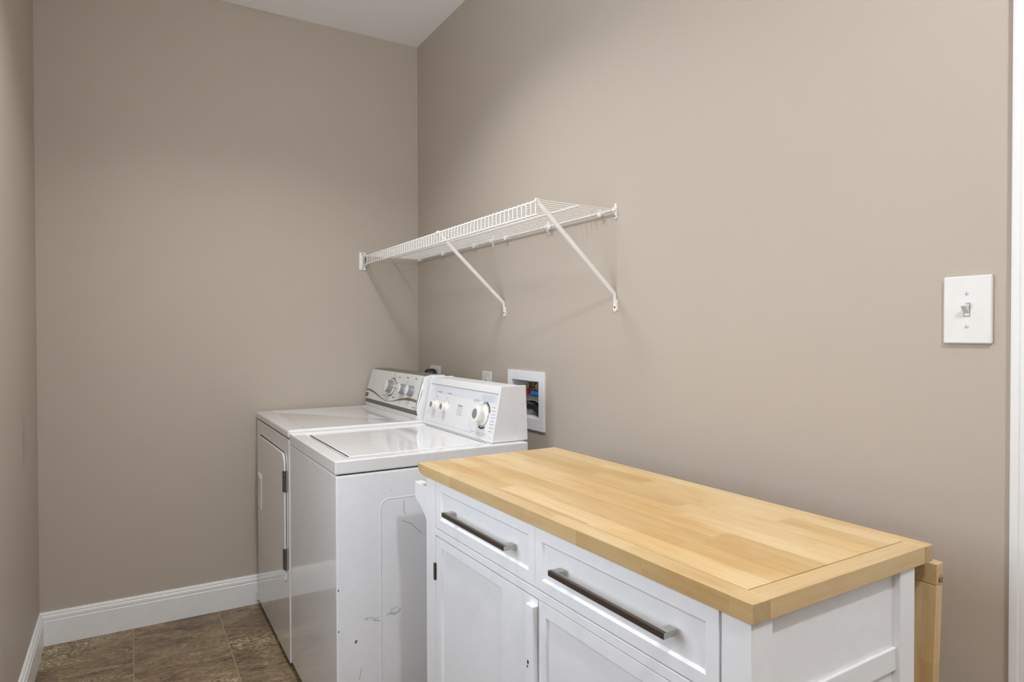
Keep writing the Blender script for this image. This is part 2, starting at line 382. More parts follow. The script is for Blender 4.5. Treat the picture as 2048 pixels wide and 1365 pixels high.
# pressed outline on the side panel
pr = arc(-.640, .722, .028, PI, PI/2, 6); path = [(-.668, .06)] + pr + [(-.20, .750)] + arc(-.20, .722, .028, PI/2, 0, 6)[1:] + [(-.172, .06)]
m = MB(); m.tube([(x, wy0+.0030, z) for x, z in path], .0024, 8); m.build('side_panel_rib', 'enamel', body)
def scuffs(parent, name, mat, lines, y):
    for pts, w in lines:
        m = MB()
        for (x0, z0), (x1, z1) in zip(pts, pts[1:]):
            d = Vector((x1-x0, z1-z0)).normalized(); n = Vector((-d.y, d.x))*w/2
            m.quad((x0+n.x, y, z0+n.y), (x1+n.x, y, z1+n.y), (x1-n.x, y, z1-n.y), (x0-n.x, y, z0-n.y))
        bmesh.ops.remove_doubles(m.bm, verts=m.bm.verts, dist=.0012); m.build(name, mat, parent)
sy = wy0+.0016
scuffs(body, 'scratch', 'scuff', [([(-.593,.738), (-.594,.71), (-.588,.695)], .0014), ([(-.600,.678), (-.568,.663), (-.537,.630)], .0018), ([(-.720,.402), (-.708,.405)], .0022), ([(-.692,.394), (-.668,.387)], .002), ([(-.726,.263), (-.731,.245), (-.735,.225)], .0016)], sy)
scuffs(body, 'rub_mark', 'scuff_l', [([(-.715,.398), (-.70,.404), (-.685,.396), (-.672,.40)], .004), ([(-.650,.400), (-.635,.404), (-.625,.397), (-.612,.402), (-.606,.412)], .007), ([(-.64,.412), (-.615,.418)], .004), ([(-.639,.779), (-.630,.767)], .002)], sy)
scuffs(body, 'chip', 'ink_dark', [([(-.746,.338), (-.742,.346)], .006), ([(-.795,.50), (-.7945,.506)], .003), ([(-.795,.38), (-.7945,.386)], .003)], sy)
# top panel with a recess for the lid
def top_panel(x0, x1, y0, y1, z0, z1, rx0, rx1, ry0, ry1, depth, slope, name, mat, parent, bev):
    m = MB(); V = m.bm.verts.new
    b = [V((x0,y0,z0)), V((x1,y0,z0)), V((x1,y1,z0)), V((x0,y1,z0))]; tt = [V((x0,y0,z1)), V((x1,y0,z1)), V((x1,y1,z1)), V((x0,y1,z1))]
    r = [V((rx0,ry0,z1)), V((rx1,ry0,z1)), V((rx1,ry1,z1)), V((rx0,ry1,z1))]; k = slope
    q = [V((rx0+k,ry0+k,z1-depth)), V((rx1-k,ry0+k,z1-depth)), V((rx1-k,ry1-k,z1-depth)), V((rx0+k,ry1-k,z1-depth))]
    for i in range(4):
        j = (i+1) % 4
        m._f([b[i], b[j], tt[j], tt[i]]); m._f([tt[i], tt[j], r[j], r[i]]); m._f([r[i], r[j], q[j], q[i]])
    m._f(q); m._f(b[::-1])
    return m.build(name, mat, parent, bevel=bev, seg=4, angle=20)
top_panel(wx0, wx1, wy0, wy1-.001, .8385, .8785, -.758, -.272, -1.275, -.728, .006, .008, 'top_panel', 'enamel_top', t, .0075)
m = MB(); m.box(-.7385, -.285, -1.250, -.752, .8728, .8765); lid = m.build('lid', 'enamel_top', t, bevel=.003, seg=3)
m = MB(); m.box(-.7415, -.739, -1.235, -.757, .8727, .8738); m.build('lid_gap', 'gap', t)
# console: sloped face between p0 (bottom) and p1 (top)
def console_frame(p0, p1):
    d = Vector((p1[0]-p0[0], 0, p1[1]-p0[1])); L = d.length; d /= L; n = Vector((-d.z, 0, d.x)).normalized()
    if n.x > 0: n = -n
    def P(y, s, h=0): return tuple(Vector((p0[0], y, p0[1])) + d*s + n*h)
    return P, L, n, d
p0, p1 = (-.272, .8795), (-.234, 1.069)
P, L, N, UPD = console_frame(p0, p1)
ca, cb = -1.288, -.7025
prof = [p0, p1, (-.137, 1.068), (-.130, .8795)]
core = [(p0[0]+.006, p0[1]), (p1[0]+.006, p1[1]-.003), (-.137, 1.065), (-.132, .8795)]
m = MB(); m.prism(core, ca+.010, cb-.010, lambda p, q, s: (p, s, q)); con = m.build('console', 'plastic', t, bevel=.0015)
for y in ((ca, ca+.012), (cb-.012, cb)):
    m = MB(); m.prism(prof, y[0], y[1], lambda p, q, s: (p, s, q)); m.build('console_end_cap', 'plastic', t, bevel=.0022, seg=3)
def slab(P, y0, y1, s0, s1, h0, h1, name, mat, parent, bevel=.0008):
    m = MB(); v = [m.bm.verts.new(P(y, s, h)) for y in (y0, y1) for s in (s0, s1) for h in (h0, h1)]
    for q in ((0,1,3,2), (4,6,7,5), (0,4,5,1), (2,3,7,6), (0,2,6,4), (1,5,7,3)): m._f([v[i] for i in q])
    return m.build(name, mat, parent, bevel=bevel)
slab(P, ca+.012, cb-.012, .0005, .0145, -.008, -.0005, 'lower_trim', 'plastic', con)
slab(P, ca+.012, cb-.012, .166, .1885, -.008, -.0002, 'upper_trim', 'plastic', con)
slab(P, ca+.013, cb-.050, .0150, .1655, -.007, -.0036, 'control_face', 'plastic', con)
slab(P, cb-.049, cb-.013, .0150, .1655, -.007, -.0034, 'face_end', 'plastic', con)
slab(P, ca+.013, cb-.052, .133, .165, -.0036, -.0031, 'printed_band', 'band', con, 0)
def ink(P, marks, name, mat, parent, h=-.0029):
    m = MB()
    for y0, s0, y1, s1, w in marks:
        d = Vector((y1-y0, s1-s0)).normalized(); n = Vector((-d.y, d.x))*w/2
        m.quad(P(y0+n.x, s0+n.y, h), P(y1+n.x, s1+n.y, h), P(y1-n.x, s1-n.y, h), P(y0-n.x, s0-n.y, h))
    return m.build(name, mat, parent)
def dashes(y, s, n, w, gap, th, rng):
    out = []; yy = y
    for i in range(n):
        l = w*rng.uniform(.6, 1.3); out.append((yy, s, yy-l, s, th)); yy -= l+gap
    return out
rg = random.Random(3); mk = []
mk += dashes(-.790, .1375, 5, .006, .002, .0042, rg) + dashes(-.885, .1375, 5, .006, .002, .0042, rg)
mk += dashes(-.985, .100, 6, .005, .0014, .0045, rg)
for k in range(5): mk += dashes(-.985, .092-.0065*k, 6, .005, .002, .0014, rg)
for k in range(4): mk += dashes(-1.165, .1535-.0055*k, 8, .008, .003, .0012, rg)
for k in range(2): mk += dashes(-1.105, .1335-.005*k, 6, .006, .002, .0016, rg)
for s in (.118, .106, .094, .083, .071, .060, .048, .036): mk += dashes(-1.247, s, 3, .007, .002, .0017, rg)
for s in (.108, .097, .082, .07): mk += dashes(-1.128, s, 2, .006, .002, .0018, rg)
for y in (-1.122, -1.163, -1.206): mk += dashes(y-.008, .0225, 3, .006, .002, .0016, rg)
for y in (-.79, -.885):
    for a in (-60, -30, 0, 30, 60): mk.append((y+.026*math.sin(math.radians(a)), .083+.026*math.cos(math.radians(a)), y+.031*math.sin(math.radians(a)), .083+.031*math.cos(math.radians(a)), .0016))
    mk += dashes(y+.008, .118, 2, .007, .002, .0018, rg)
ink(P, mk, 'printed_legend', 'ink', con)
def arc_marks(yc, sc, r0, r1, a0, a1, n):
    return [(yc-r0*math.sin(math.radians(a)), sc+r0*math.cos(math.radians(a)), yc-r1*math.sin(math.radians(a)), sc+r1*math.cos(math.radians(a)), .0022) for a in [a0+(a1-a0)*i/n for i in range(n+1)]]
def ring(P, yc, sc, r0, r1, a0, a1, h, name, mat, parent, n=28):
    m = MB(); pts = []
    for i in range(n+1):
        a = math.radians(a0+(a1-a0)*i/n); pts.append((m.bm.verts.new(P(yc-r0*math.sin(a), sc+r0*math.cos(a), h)), m.bm.verts.new(P(yc-r1*math.sin(a), sc+r1*math.cos(a), h))))
    for A, Bq in zip(pts, pts[1:]): m._f([A[0], Bq[0], Bq[1], A[1]])
    return m.build(name, mat, parent)
yc, sc = -1.190, .086
ring(P, yc, sc, .0425, .0492, 15, 75, -.0028, 'cycle_arc', 'ink_dark', con)
ring(P, yc, sc, .0425, .0492, 150, 205, -.0028, 'cycle_arc', 'ink_dark', con)
ring(P, yc, sc, .0380, .0395, -30, 200, -.0027, 'dial_ring', 'ink_dark', con)
ring(P, yc, sc, .0425, .0455, -12, 14, -.0026, 'cycle_arc', 'blue_ink', con)
for mk_ in [(-1.122, .0225, -1.1245, .0225, .004), (-1.163, .0225, -1.1655, .0225, .004), (-1.206, .0225, -1.208, .0225, .003), (-.799, .101, -.801, .107, .002), (-.899, .097, -.902, .103, .002)]: ink(P, [mk_], 'legend_dot', 'ink_dark', con)
def knob(P, N, y, s, prof, name, mat, parent, seg=36):
    m = MB(); m.lathe(prof, P(y, s, 0), N, seg); return m.build(name, mat, parent, sharp=30)
for y in (-.790, -.884):
    kb = knob(P, N, y, .083, [(.0225,-.004), (.0225,-.001), (.020,0), (.0155,.001), (.0150,.008), (.0155,.009), (.0165,.0175), (.0150,.019), (.0115,.019), (.0115,.0186)], 'knob', 'knob', con, 24)
    knob(P, N, y, .083, [(.0112,.0187), (.0108,.0194), (.001,.0196)], 'knob_cap', 'knob_grey', kb, 24)
dial = knob(P, N, yc, sc, [(.0365,-.004), (.0365,-.0015), (.034,-.0005), (.0255,.0005), (.0235,.006), (.0225,.012), (.0285,.0135), (.0300,.017), (.0305,.0290), (.0285,.0315), (.0185,.032), (.0180,.0314)], 'timer_dial', 'knob', con, 44)
knob(P, N, yc, sc, [(.0178,.0315), (.0172,.0322), (.001,.0325)], 'dial_cap', 'knob_grey', dial, 30)
m = MB()
for k in range(4):
    a = k*PI/4; n = .0165
    q = [(yc+n*math.cos(a)-.0008*math.sin(a), sc+n*math.sin(a)+.0008*math.cos(a)), (yc-n*math.cos(a)-.0008*math.sin(a), sc-n*math.sin(a)+.0008*math.cos(a)), (yc-n*math.cos(a)+.0008*math.sin(a), sc-n*math.sin(a)-.0008*math.cos(a)), (yc+n*math.cos(a)+.0008*math.sin(a), sc+n*math.sin(a)-.0008*math.cos(a))]
    m.quad(*[P(y, s, .0328) for y, s in q])
m.build('dial_spoke', 'bright', dial)
ink(P, [(-1.2215, .084, -1.2255, .084, .0035)], 'dial_pointer', 'blue_ink', dial, h=-.0003)

# ------------------------------------------------------------------ dryer
dx0, dx1, dy0, dy1 = -.807, -.150, -.7005, -.018
B2 = (-.48, -.36, 0)
t = thing('clothes_dryer', 'white front-load dryer in the corner with silver control console and grey knobs', 'clothes dryer', B2)
m = MB(); m.box(dx0+.003, dx1-.002, dy0+.001, dy1-.002, .020, .8535); dbody = m.build('cabinet', 'dryer_enamel', t, bevel=.005, seg=3)
m = MB(); m.box(dx0+.014, dx1-.01, dy0+.010, dy1-.010, .850, .8585); m.build('seam', 'gap', t)
m = MB(); m.box(dx0+.03, dx1-.05, dy0+.03, dy1-.03, .004, .022); m.build('toe_base', 'gap', t)
for x in (dx0+.06, dx1-.05):
    for y in (dy0+.05, dy1-.05):
        m = MB(); m.lathe([(.018,0), (.02,.006), (.012,.012), (.006,.014), (.006,.022)], (x, y, 0), (0,0,1), 14); m.build('foot', 'rubber', t)
top_panel(dx0, dx1, dy0, dy1, .8575, .8895, -.742, -.292, -.655, -.045, .005, .016, 'top_panel', 'enamel_top', t, .0105)
# door with rounded corners
def rrect(a0, a1, b0, b1, r, n=6, rs=None):
    rs = rs or (r, r, r, r); out = []
    for (cx, cy, s), rr in zip(((a1, b1, 0), (a0, b1, 1), (a0, b0, 2), (a1, b0, 3)), rs):
        sx = -1 if cx == a1 else 1; sy_ = -1 if cy == b1 else 1
        out += arc(cx+sx*rr, cy+sy_*rr, rr, s*PI/2, (s+1)*PI/2, n)
    return out
A0, A1, Z0, Z1 = -.648, -.080, .306, .7935
m = MB(); m.prism(rrect(A0-.003, A1+.003, Z0-.003, Z1+.003, .05, rs=(.045, .045, .06, .02)[0:4]), dx0+.006, dx0+.0018, lambda p, q, s: (s, p, q)); m.build('door_seal', 'gap', t)
m = MB(); m.prism(rrect(A0, A1, Z0, Z1, .05, rs=(.042, .042, .015, .055)[0:4]), dx0+.006, dx0-.0045, lambda p, q, s: (s, p, q)); ddoor = m.build('door', 'dryer_enamel', t, bevel=.0035, seg=3)
# pocket handle: dark well with bright rim
hy0, hy1, hz0, hz1 = -.168, -.100, .470, .628
m = MB(); m.panel(hy0, hy1, hz0, hz1, hy0+.010, hy1-.010, hz0+.012, hz1-.022, 0, .004, .003, lambda u, w, d: (dx0-.0080+d, u, w)); m.build('door_handle', 'plate', ddoor, bevel=.0015)
m = MB(); m.box(dx0-.0110, dx0-.0055, hy0+.008, hy1-.008, hz1-.022, hz1-.004); m.build('handle_latch', 'plate', ddoor, bevel=.002)
for zc in (.690, .395):
    m = MB(); m.box(dx0-.0048, dx0+.001, -.652, -.632, zc-.040, zc+.040)
    for k in range(5): m.tube([(dx0-.0060, -.642, zc-.040+k*.016+.001), (dx0-.0060, -.642, zc-.040+(k+1)*.016-.001)], .0036, 10)
    m.build('door_hinge', 'steel', t)
# corner foot bracket seen low at the front edge
m = MB(); m.box(dx0-.003, dx0+.02, dy1-.012, dy1-.001, .020, .060); m.build('corner_bracket', 'plastic', t, bevel=.002)
# console
p0, p1 = (-.297, .928), (-.256, 1.070)
Pd, Ld, Nd, Ud = console_frame(p0, p1)
ka, kb_ = -.690, -.020
m = MB(); m.prism([(p0[0]+.010, .889), (p0[0]+.012, .928), (p1[0]+.006, 1.069), (p1[0]+.03, 1.074), (-.165, 1.072), (-.155, .889)], ka+.006, kb_-.002, lambda p, q, s: (p, s, q)); dcon = m.build('console', 'silver_dark', t, bevel=.003)
m = MB(); m.box(p0[0]+.004, p0[0]+.02, ka+.004, kb_-.002, .889, .9075); m.build('console_base', 'silver', t, bevel=.002)
# silver face: thick plate with rounded ends
fp = rrect(ka+.016, kb_, .000, Ld, .01, rs=(.008, .02, .03, .02))
m = MB(); m.prism([(y, s) for y, s in rrect(ka+.016, kb_, 0, Ld, .01, rs=(.012, .012, .012, .012))], -.010, 0.0, lambda p, q, s: Pd(p, q, s)); dface = m.build('control_face', 'silver', t, bevel=.002)
# bright bowed trim at the right end
m = MB(); tp = [(0.002, 0.004), (.03, .0075), (.07, .009), (.11, .0085), (Ld-.002, .006)]
m.tube([Pd(ka+.0115-b*.3, s, -.008+b*.3) for s, b in tp], [.007, .0095, .0105, .0095, .007], 14); m.build('end_trim', 'bright', t)
m = MB(); m.prism([(p0[0]+.004, .925), (p1[0]-.002, 1.068), (p1[0]+.03, 1.074), (-.165, 1.072), (-.155, .889), (p0[0]+.012, .889)], ka-.001, ka+.008, lambda p, q, s: (p, s, q)); m.build('console_end_cap', 'plastic', t, bevel=.003)
# printed wave
wv = [(-.021,.042,.0075), (-.07,.043,.008), (-.12,.038,.0075), (-.165,.032,.0065), (-.215,.0235,.0045), (-.26,.0165,.003), (-.31,.011,.0018), (-.36,.0115,.0016), (-.415,.018,.003), (-.47,.028,.0055), (-.52,.0355,.0075), (-.57,.0395,.0085), (-.62,.0405,.009), (-.672,.038,.0095)]
m = MB(); top = [m.bm.verts.new(Pd(y, s+w*.62, .0004)) for y, s, w in wv]; bot = [m.bm.verts.new(Pd(y, s-w*.62, .0004)) for y, s, w in wv]
for i in range(len(wv)-1): m._f([top[i], top[i+1], bot[i+1], bot[i]])
m.build('printed_wave', 'taupe', dface)
slab(Pd, -.062, -.024, .0085, .0280, 0, .0008, 'badge', 'badge', dface, .0003)
ink(Pd, dashes(-.034, .0185, 4, .005, .0012, .005, rg), 'badge_lettering', 'ink', dface, h=.0011)
mk = dashes(-.640, .0105, 6, .004, .0012, .0030, rg)
for (y, s, n) in ((-.405,.126,3), (-.500,.131,3), (-.597,.131,3), (-.395,.099,2), (-.397,.073,2), (-.385,.033,3), (-.270,.033,3), (-.245,.060,2), (-.345,.134,1)): mk += dashes(y, s, n, .007, .002, .004, rg)
for k in range(5): mk.append((-.518, .120-.006*k, -.524, .120-.006*k, .0012))
for a in range(-150, 160, 20):
    r = math.radians(a); mk.append((-.350-.046*math.sin(r), .077+.046*math.cos(r), -.350-.050*math.sin(r), .077+.050*math.cos(r), .0014))
ink(Pd, mk, 'printed_legend', 'ink_dark', dface, h=.0004)
def dknob(y, s, r, name, base=None):
    if base: ring(Pd, y, s, .001, base, 0, 360, .0006, 'dial_shadow_ring', 'silver_dark', dface)
    rr = r
    k = knob(Pd, Nd, y, s, [(rr*1.06, 0), (rr*1.06, .002), (rr, .004), (rr*.92, .026)], name, 'knob_grey', dface, 36)
    knob(Pd, Nd, y, s, [(rr*.93, .0262), (rr*.95, .0275), (rr*.8, .0295), (.001, .0298)], 'knob_face', 'silver', k, 36)
    return k
ring(Pd, -.350, .077, .001, .0440, 0, 360, .0007, 'dial_ring', 'silver_dark', dface, 48)
knob(Pd, Nd, -.350, .077, [(.0385,.0006), (.0375,.006), (.034,.009), (.03,.0092)], 'dial_skirt', 'bright', dface, 44)
k = knob(Pd, Nd, -.350, .077, [(.0295,.009), (.0285,.012), (.0260,.030)], 'dial', 'knob_grey', dface, 40)
knob(Pd, Nd, -.350, .077, [(.0262,.0302), (.0268,.0315), (.022,.0335), (.001,.034)], 'dial_face', 'silver', k, 36)
dknob(-.503, .076, .0225, 'knob'); dknob(-.594, .076, .0225, 'knob')

# ------------------------------------------------------------------ kitchen cart
QA = .016; Q = (-.646, -1.555, 0)
cart = thing('kitchen_cart', 'white kitchen cart with butcher-block top, two drawers and folded drop leaf, by the right wall', 'kitchen cart', Q, QA, local=True)
VL, VN = -.045, -1.066                        # far and near end of the carcass
UF, UB = .004, .404
for v in ((UF, .047, VN, -1.0165), (.361, UB, VN, VN+.05), (UF, .047, -.1005, VL), (.361, UB, -.095, VL)):
    q = MB(); q.box(*v, 0, .8715); q.build('corner_post', 'cart', cart, bevel=.0018)
m = MB(); m.box(.361, .3995, -1.0155, -.0955, .06, .871); m.box(.020, .3605, -1.0155, -.0955, .06, .078); m.build('back_panel', 'cart', cart, bevel=.001)
m = MB(); m.box(.0475, .3605, -1.054, -1.044, .06, .8713); ep = m.build('end_panel', 'cart', cart)
m = MB(); m.box(.0475, .3605, -1.0602, -1.0541, .711, .748); m.build('end_rail', 'cart', ep, bevel=.002)
m = MB(); m.box(.0475, .3605, -1.0602, -1.0541, .06, .13); m.build('end_rail', 'cart', ep, bevel=.002)
m = MB(); m.box(.0475, .3605, -.062, -.052, .06, .8713); m.build('end_panel', 'cart', cart)
for a, b in ((.7315, .7490), (.06, .095)):
    m = MB(); m.box(UF, .022, -1.0160, -.1010, a, b); m.build('face_rail', 'cart', cart, bevel=.001)
m = MB(); m.box(.0225, .030, -1.0160, -.1010, .08, .8712); m.build('inner_backing', 'gap', cart)
FN = lambda u, w, d: (d, u, w)
def handle(v0, v1, z, parent):
    m = MB(); m.box(-.0240, -.0175, v0, v1, z-.0050, z+.0050); m.build('handle_bar', 'bar_reflection', parent, bevel=.0006)
    m = MB()
    m.box(-.0174, -.0150, v0, v1, z-.0048, z+.0048)
    for v in (v0, v1-.017): m.box(-.0150, UF, v, v+.017, z-.0048, z+.0048)
    for v in (v0-.0007, v1): m.box(-.0238, -.0150, v, v+.0007, z-.0048, z+.0048)
    m.build('handle_mount', 'nickel', parent, bevel=.0008)
def drawer(v0, v1, iv0, iv1, z0, z1, iz0, iz1, h0, h1, hz):
    m = MB(); m.panel(v0, v1, z0, z1, iv0, iv1, iz0, iz1, UF, .022, .0045, FN); d = m.build('drawer', 'cart', cart, bevel=.0008)
    handle(h0, h1, hz, d); return d
drawer(-.5612, -.1035, -.538, -.132, .7515, .8708, .777, .848, -.489, -.197, .8105)
drawer(-1.0125, -.5617, -.990, -.585, .7515, .8708, .772, .846, -.937, -.646, .811)
m = MB(); m.panel(-.5715, -.1035, .098, .7285, -.434, -.134, .14, .7065, UF, .022, .006, FN); d1 = m.build('door', 'cart', cart, bevel=.0008)
m = MB(); m.box(.0048, .0105, -.4405, -.4340, .14, .7065); m.build('panel_bead', 'cart', d1, bevel=.0012)
m = MB(); m.box(-.0075, UF, -.5715, -.545, .11, .718); m.build('pull_strip', 'cart', d1, bevel=.0025, seg=3)
m = MB(); m.box(.0030, .0048, -.1085, -.1015, .618, .661)
for k in range(3): m.tube([(.0010, -.1028, .618+k*.0145), (.0010, -.1028, .618+(k+1)*.0145-.0008)], .0030, 10)
m.build('hinge', 'hinge', d1)
m = MB(); m.box(-.0079, -.0075, -.556, -.551, .600, .607); m.box(-.0079, -.0075, -.553, -.550, .592, .597); m.build('paint_chip', 'gap', d1)
m = MB(); m.panel(-1.0125, -.5745, .098, .7300, -.972, -.598, .14, .7040, UF, .022, .006, FN); m.build('door', 'cart', cart, bevel=.0008)
# towel-rack brackets at the far end
for u in (.006, .375):
    pf = [(-.045, .843), (.034, .843), (.034, .803), (.026, .797), (.006, .788), (-.014, .777), (-.032, .763), (-.045, .750)]
    m = MB(); m.prism(pf, u, u+.022, lambda p, q, s: (s, p, q)); sb = m.build('side_bracket', 'cart', cart, bevel=.0012)
    m = MB(); m.box(u+.0015, u+.0205, -.044, .0325, .8428, .8434); m.build('bare_top', 'cart_cream', sb)
# worktop
WL, WD = -1.071, .449
m = MB(); m.box(.0354, .4236, -1.0350, -.0005, .8725, .9000); wt = m.build('worktop', 'wood_field', cart, bevel=.0005)
m = MB()
fprof = [(0, .9), (0, .885), (-.010, .8785), (-.026, .8735), (-.045, .872), (WL, .872), (WL, .9)]
m.prism(fprof, 0.0, .0343, lambda p, q, s: (s, p, q))
m.build('edge_board', 'wood_front', wt, bevel=.0012)
m = MB(); m.box(.4250, WD, WL, 0, .872, .9); m.build('edge_board', 'wood_back', wt, bevel=.0012)
m = MB(); m.box(.0345, .4247, WL, -1.0370, .872, .9); m.build('breadboard', 'wood_end', wt, bevel=.0010)
for a, b in ((.0008, .0335), (.4255, WD-.0008)):
    m = MB(); m.box(a, b, WL-.0003, WL+.001, .873, .8990); m.build('end_grain', 'wood_grain_end', wt)
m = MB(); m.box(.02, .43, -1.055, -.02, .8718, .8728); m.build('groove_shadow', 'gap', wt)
# folded leaf, leaning in a little towards the carcass
lt, lh = .0205, .30; tl = .061
LF = lambda u, v, h: (.4635 + u - h*tl, v, .863 - h + u*tl)
def leaf_box(u0, u1, v0, v1, h0, h1):
    m = MB(); v = [m.bm.verts.new(LF(u, vv, h)) for u in (u0, u1) for vv in (v0, v1) for h in (h0, h1)]
    for q in ((0,1,3,2), (4,6,7,5), (0,4,5,1), (2,3,7,6), (0,2,6,4), (1,5,7,3)): m._f([v[i] for i in q])
    return m
lf = leaf_box(0, lt, WL, -.004, .0355, lh).build('drop_leaf', 'wood_leaf', cart, bevel=.001)
leaf_box(0, lt, WL, -.004, 0, .0348).build('edge_board', 'wood_end', lf, bevel=.001)
o = LF(.0125, WL-.0003, .0285)
mtx = Matrix.Translation(o) @ Matrix.Rotation(PI/2, 4, 'X')
lettering('stamp', 'R2', .011, 'gap', lf, mtx)
m = MB(); n = 28; pts = []
for i in range(n+1):
    a = 2*PI*i/n; pts.append([m.bm.verts.new((o[0]+r*.8*math.cos(a), o[1]-.0002, o[2]+r*math.sin(a))) for r in (.0078, .0086)])
for A, Bq in zip(pts, pts[1:]): m._f([A[0], Bq[0], Bq[1], A[1]])
m.build('stamp_ring', 'ink_dark', lf)

# ------------------------------------------------------------------ wire shelf
SB = (-.15, -.81, 1.63)
sh = thing('wire_shelf', 'white vinyl-coated wire shelf mounted high above the washer and dryer', 'shelf', SB)
zt = 1.630; yl, yr = -.022, -1.597; fx = -.292; zl = 1.592
m = MB(); n = 62
for i in range(n):
    y = yl-.006 - (yl-.006-yr)*i/(n-1)
    m.tube([(-.010, y, zt+.0020), (fx+.001, y, zt+.0040), (fx-.0028, y, zt+.0022), (fx-.0040, y, zt-.004), (fx-.0040, y, zl)], .0015, 6)
m.build('wire_deck', 'wire', sh)
def rod(name, x, z, a, b, r): 
    q = MB(); q.tube([(x, a, z), (x, b, z)], r, 10); return q.build(name, 'wire', sh)
rod('back_rod', -.011, zt, yl, -1.612, .0030); rod('middle_rod', -.146, zt+.0000, yl, yr-.003, .0032)
rod('front_rod', fx, zt, yl, yr-.003, .0030); rod('lip_rod', fx, zl, yl, yr-.003, .0032)
def clip(y, loop=False):
    m = MB()
    if loop:
        m.box(-.006, 0, y-.004, y+.004, zt-.026, zt+.020)
        m.tube([(-.006, y, zt+.008)] + [(-.0085-.0065*math.sin(a), y, zt+.0065*math.cos(a)) for a in [PI*i/8 for i in range(9)]] + [(-.005, y, zt-.008)], .0026, 8)
        c = m.build('wall_clip', 'wire', sh, bevel=.0012)
        q = MB(); q.lathe([(.0026,0), (.0026,.001), (.0012,.0016)], (-.0060, y, zt-.019), (-1,0,0), 12); q.build('screw', 'screw', c)
    else:
        m.lathe([(.0060,0), (.0065,.006), (.0085,.009), (.0090,.014), (.0080,.018), (.004,.0195)], (0, y, zt-.004), (-1,0,0), 16)
        m.tube([(-.004, y, zt+.002), (-.010, y, zt+.007), (-.015, y, zt+.006)], .003, 8)
        m.build('wall_clip', 'wire', sh, bevel=0)
for y in (-1.536, -1.247, -.937, -.661, -.335, -.046): clip(y)
for y in (-1.603, -1.224, -.814): clip(y, True)
m = MB(); m.box(-.316, -.283, -.006, 0, 1.564, 1.652)
m.box(-.3005, -.283, -.020, -.006, 1.586, 1.592); m.box(-.3035, -.3005, -.024, -.006, 1.586, 1.640); m.box(-.283, -.2805, -.024, -.006, 1.586, 1.640)
br = m.build('end_bracket', 'wire', sh, bevel=.0012)
for z in (1.572, 1.644):
    q = MB(); q.lathe([(.0030,0), (.0030,.001), (.0012,.0016)], (-.300, -.006, z), (0,-1,0), 12); q.build('screw', 'screw', br)
m = MB(); m.box(-.292, -.283, -.016, -.0065, 1.594, 1.634); m.build('bracket_slot', 'gap', br)
def brace(y):
    m = MB()
    a = Vector((-.287, y, zt-.006)); b = Vector((-.010, y, 1.372))
    path = [a + (b-a)*i/10 for i in range(10)] + [b] + [Vector((-.0055, y, 1.366)), Vector((-.0042, y, 1.356)), Vector((-.0040, y, 1.345))]
    m.tube(path, [.006]+[.0072]*9+[.0072, .0068, .005, .0035], 14)
    # hook over the front rod
    m.tube([(fx+.006, y, zt-.004), (fx+.001, y, zt+.0055), (fx-.0055, y, zt+.004), (fx-.0065, y, zt-.003)], .0036, 8)
    # flattened foot
    pf = [(y-.0075, 1.352), (y+.0075, 1.352), (y+.0075, 1.322)] + arc(y, 1.322, .0075, 0, -PI, 8)[1:]
    m.prism([(q, z) for q, z in pf], -.0045, 0, lambda p, q, s: (s, p, q))
    o = m.build('support_brace', 'wire', sh)
    q = MB(); q.lathe([(.0032,0), (.0032,.001), (.0014,.0018)], (-.0045, y, 1.328), (-1,0,0), 12); q.build('screw', 'screw', o)
brace(-1.600); brace(-.908)

# ------------------------------------------------------------------ plates, outlets, valve box
def plate_thing(name, label, cat, y0, y1, z0, z1, mat='plate', group=None):
    t = thing(name, label, cat, (0, (y0+y1)/2, (z0+z1)/2), group=group)
    m = MB(); m.box(-.0065, 0, y0, y1, z0, z1); m.build('cover_plate', mat, t, bevel=.004, seg=3); return t
sw = plate_thing('light_switch', 'white toggle light switch on an oversized plate beside the door casing', 'light switch', -2.628, -2.548, 1.2265, 1.3500)
yc, zc = -2.588, 1.2885
m = MB(); m.box(-.0070, -.006, yc-.0055, yc+.0055, zc-.0125, zc+.0125); m.build('slot', 'ink', sw)
m = MB(); m.box(-.0072, -.006, yc-.0045, yc+.0045, zc-.0112, zc+.0112)
m.prism([(-.0065,-.009), (-.0075,.002), (-.019,.010), (-.0205,.0045), (-.0165,-.001)], yc-.0042, yc+.0042, lambda p, q, s: (p, s, zc+.002+q)); m.build('toggle', 'plate', sw, bevel=.0010)
for z in (zc+.0300, zc-.0300):
    m = MB(); m.lathe([(.0036,0), (.0034,.0010), (.002,.0016)], (-.0062, yc, z), (-1,0,0), 16); s_ = m.build('screw', 'plate', sw)
    m = MB(); m.box(-.0081, -.0077, yc-.0004, yc+.0004, z-.0030, z+.0030); m.build('screw_slot', 'ink', s_)

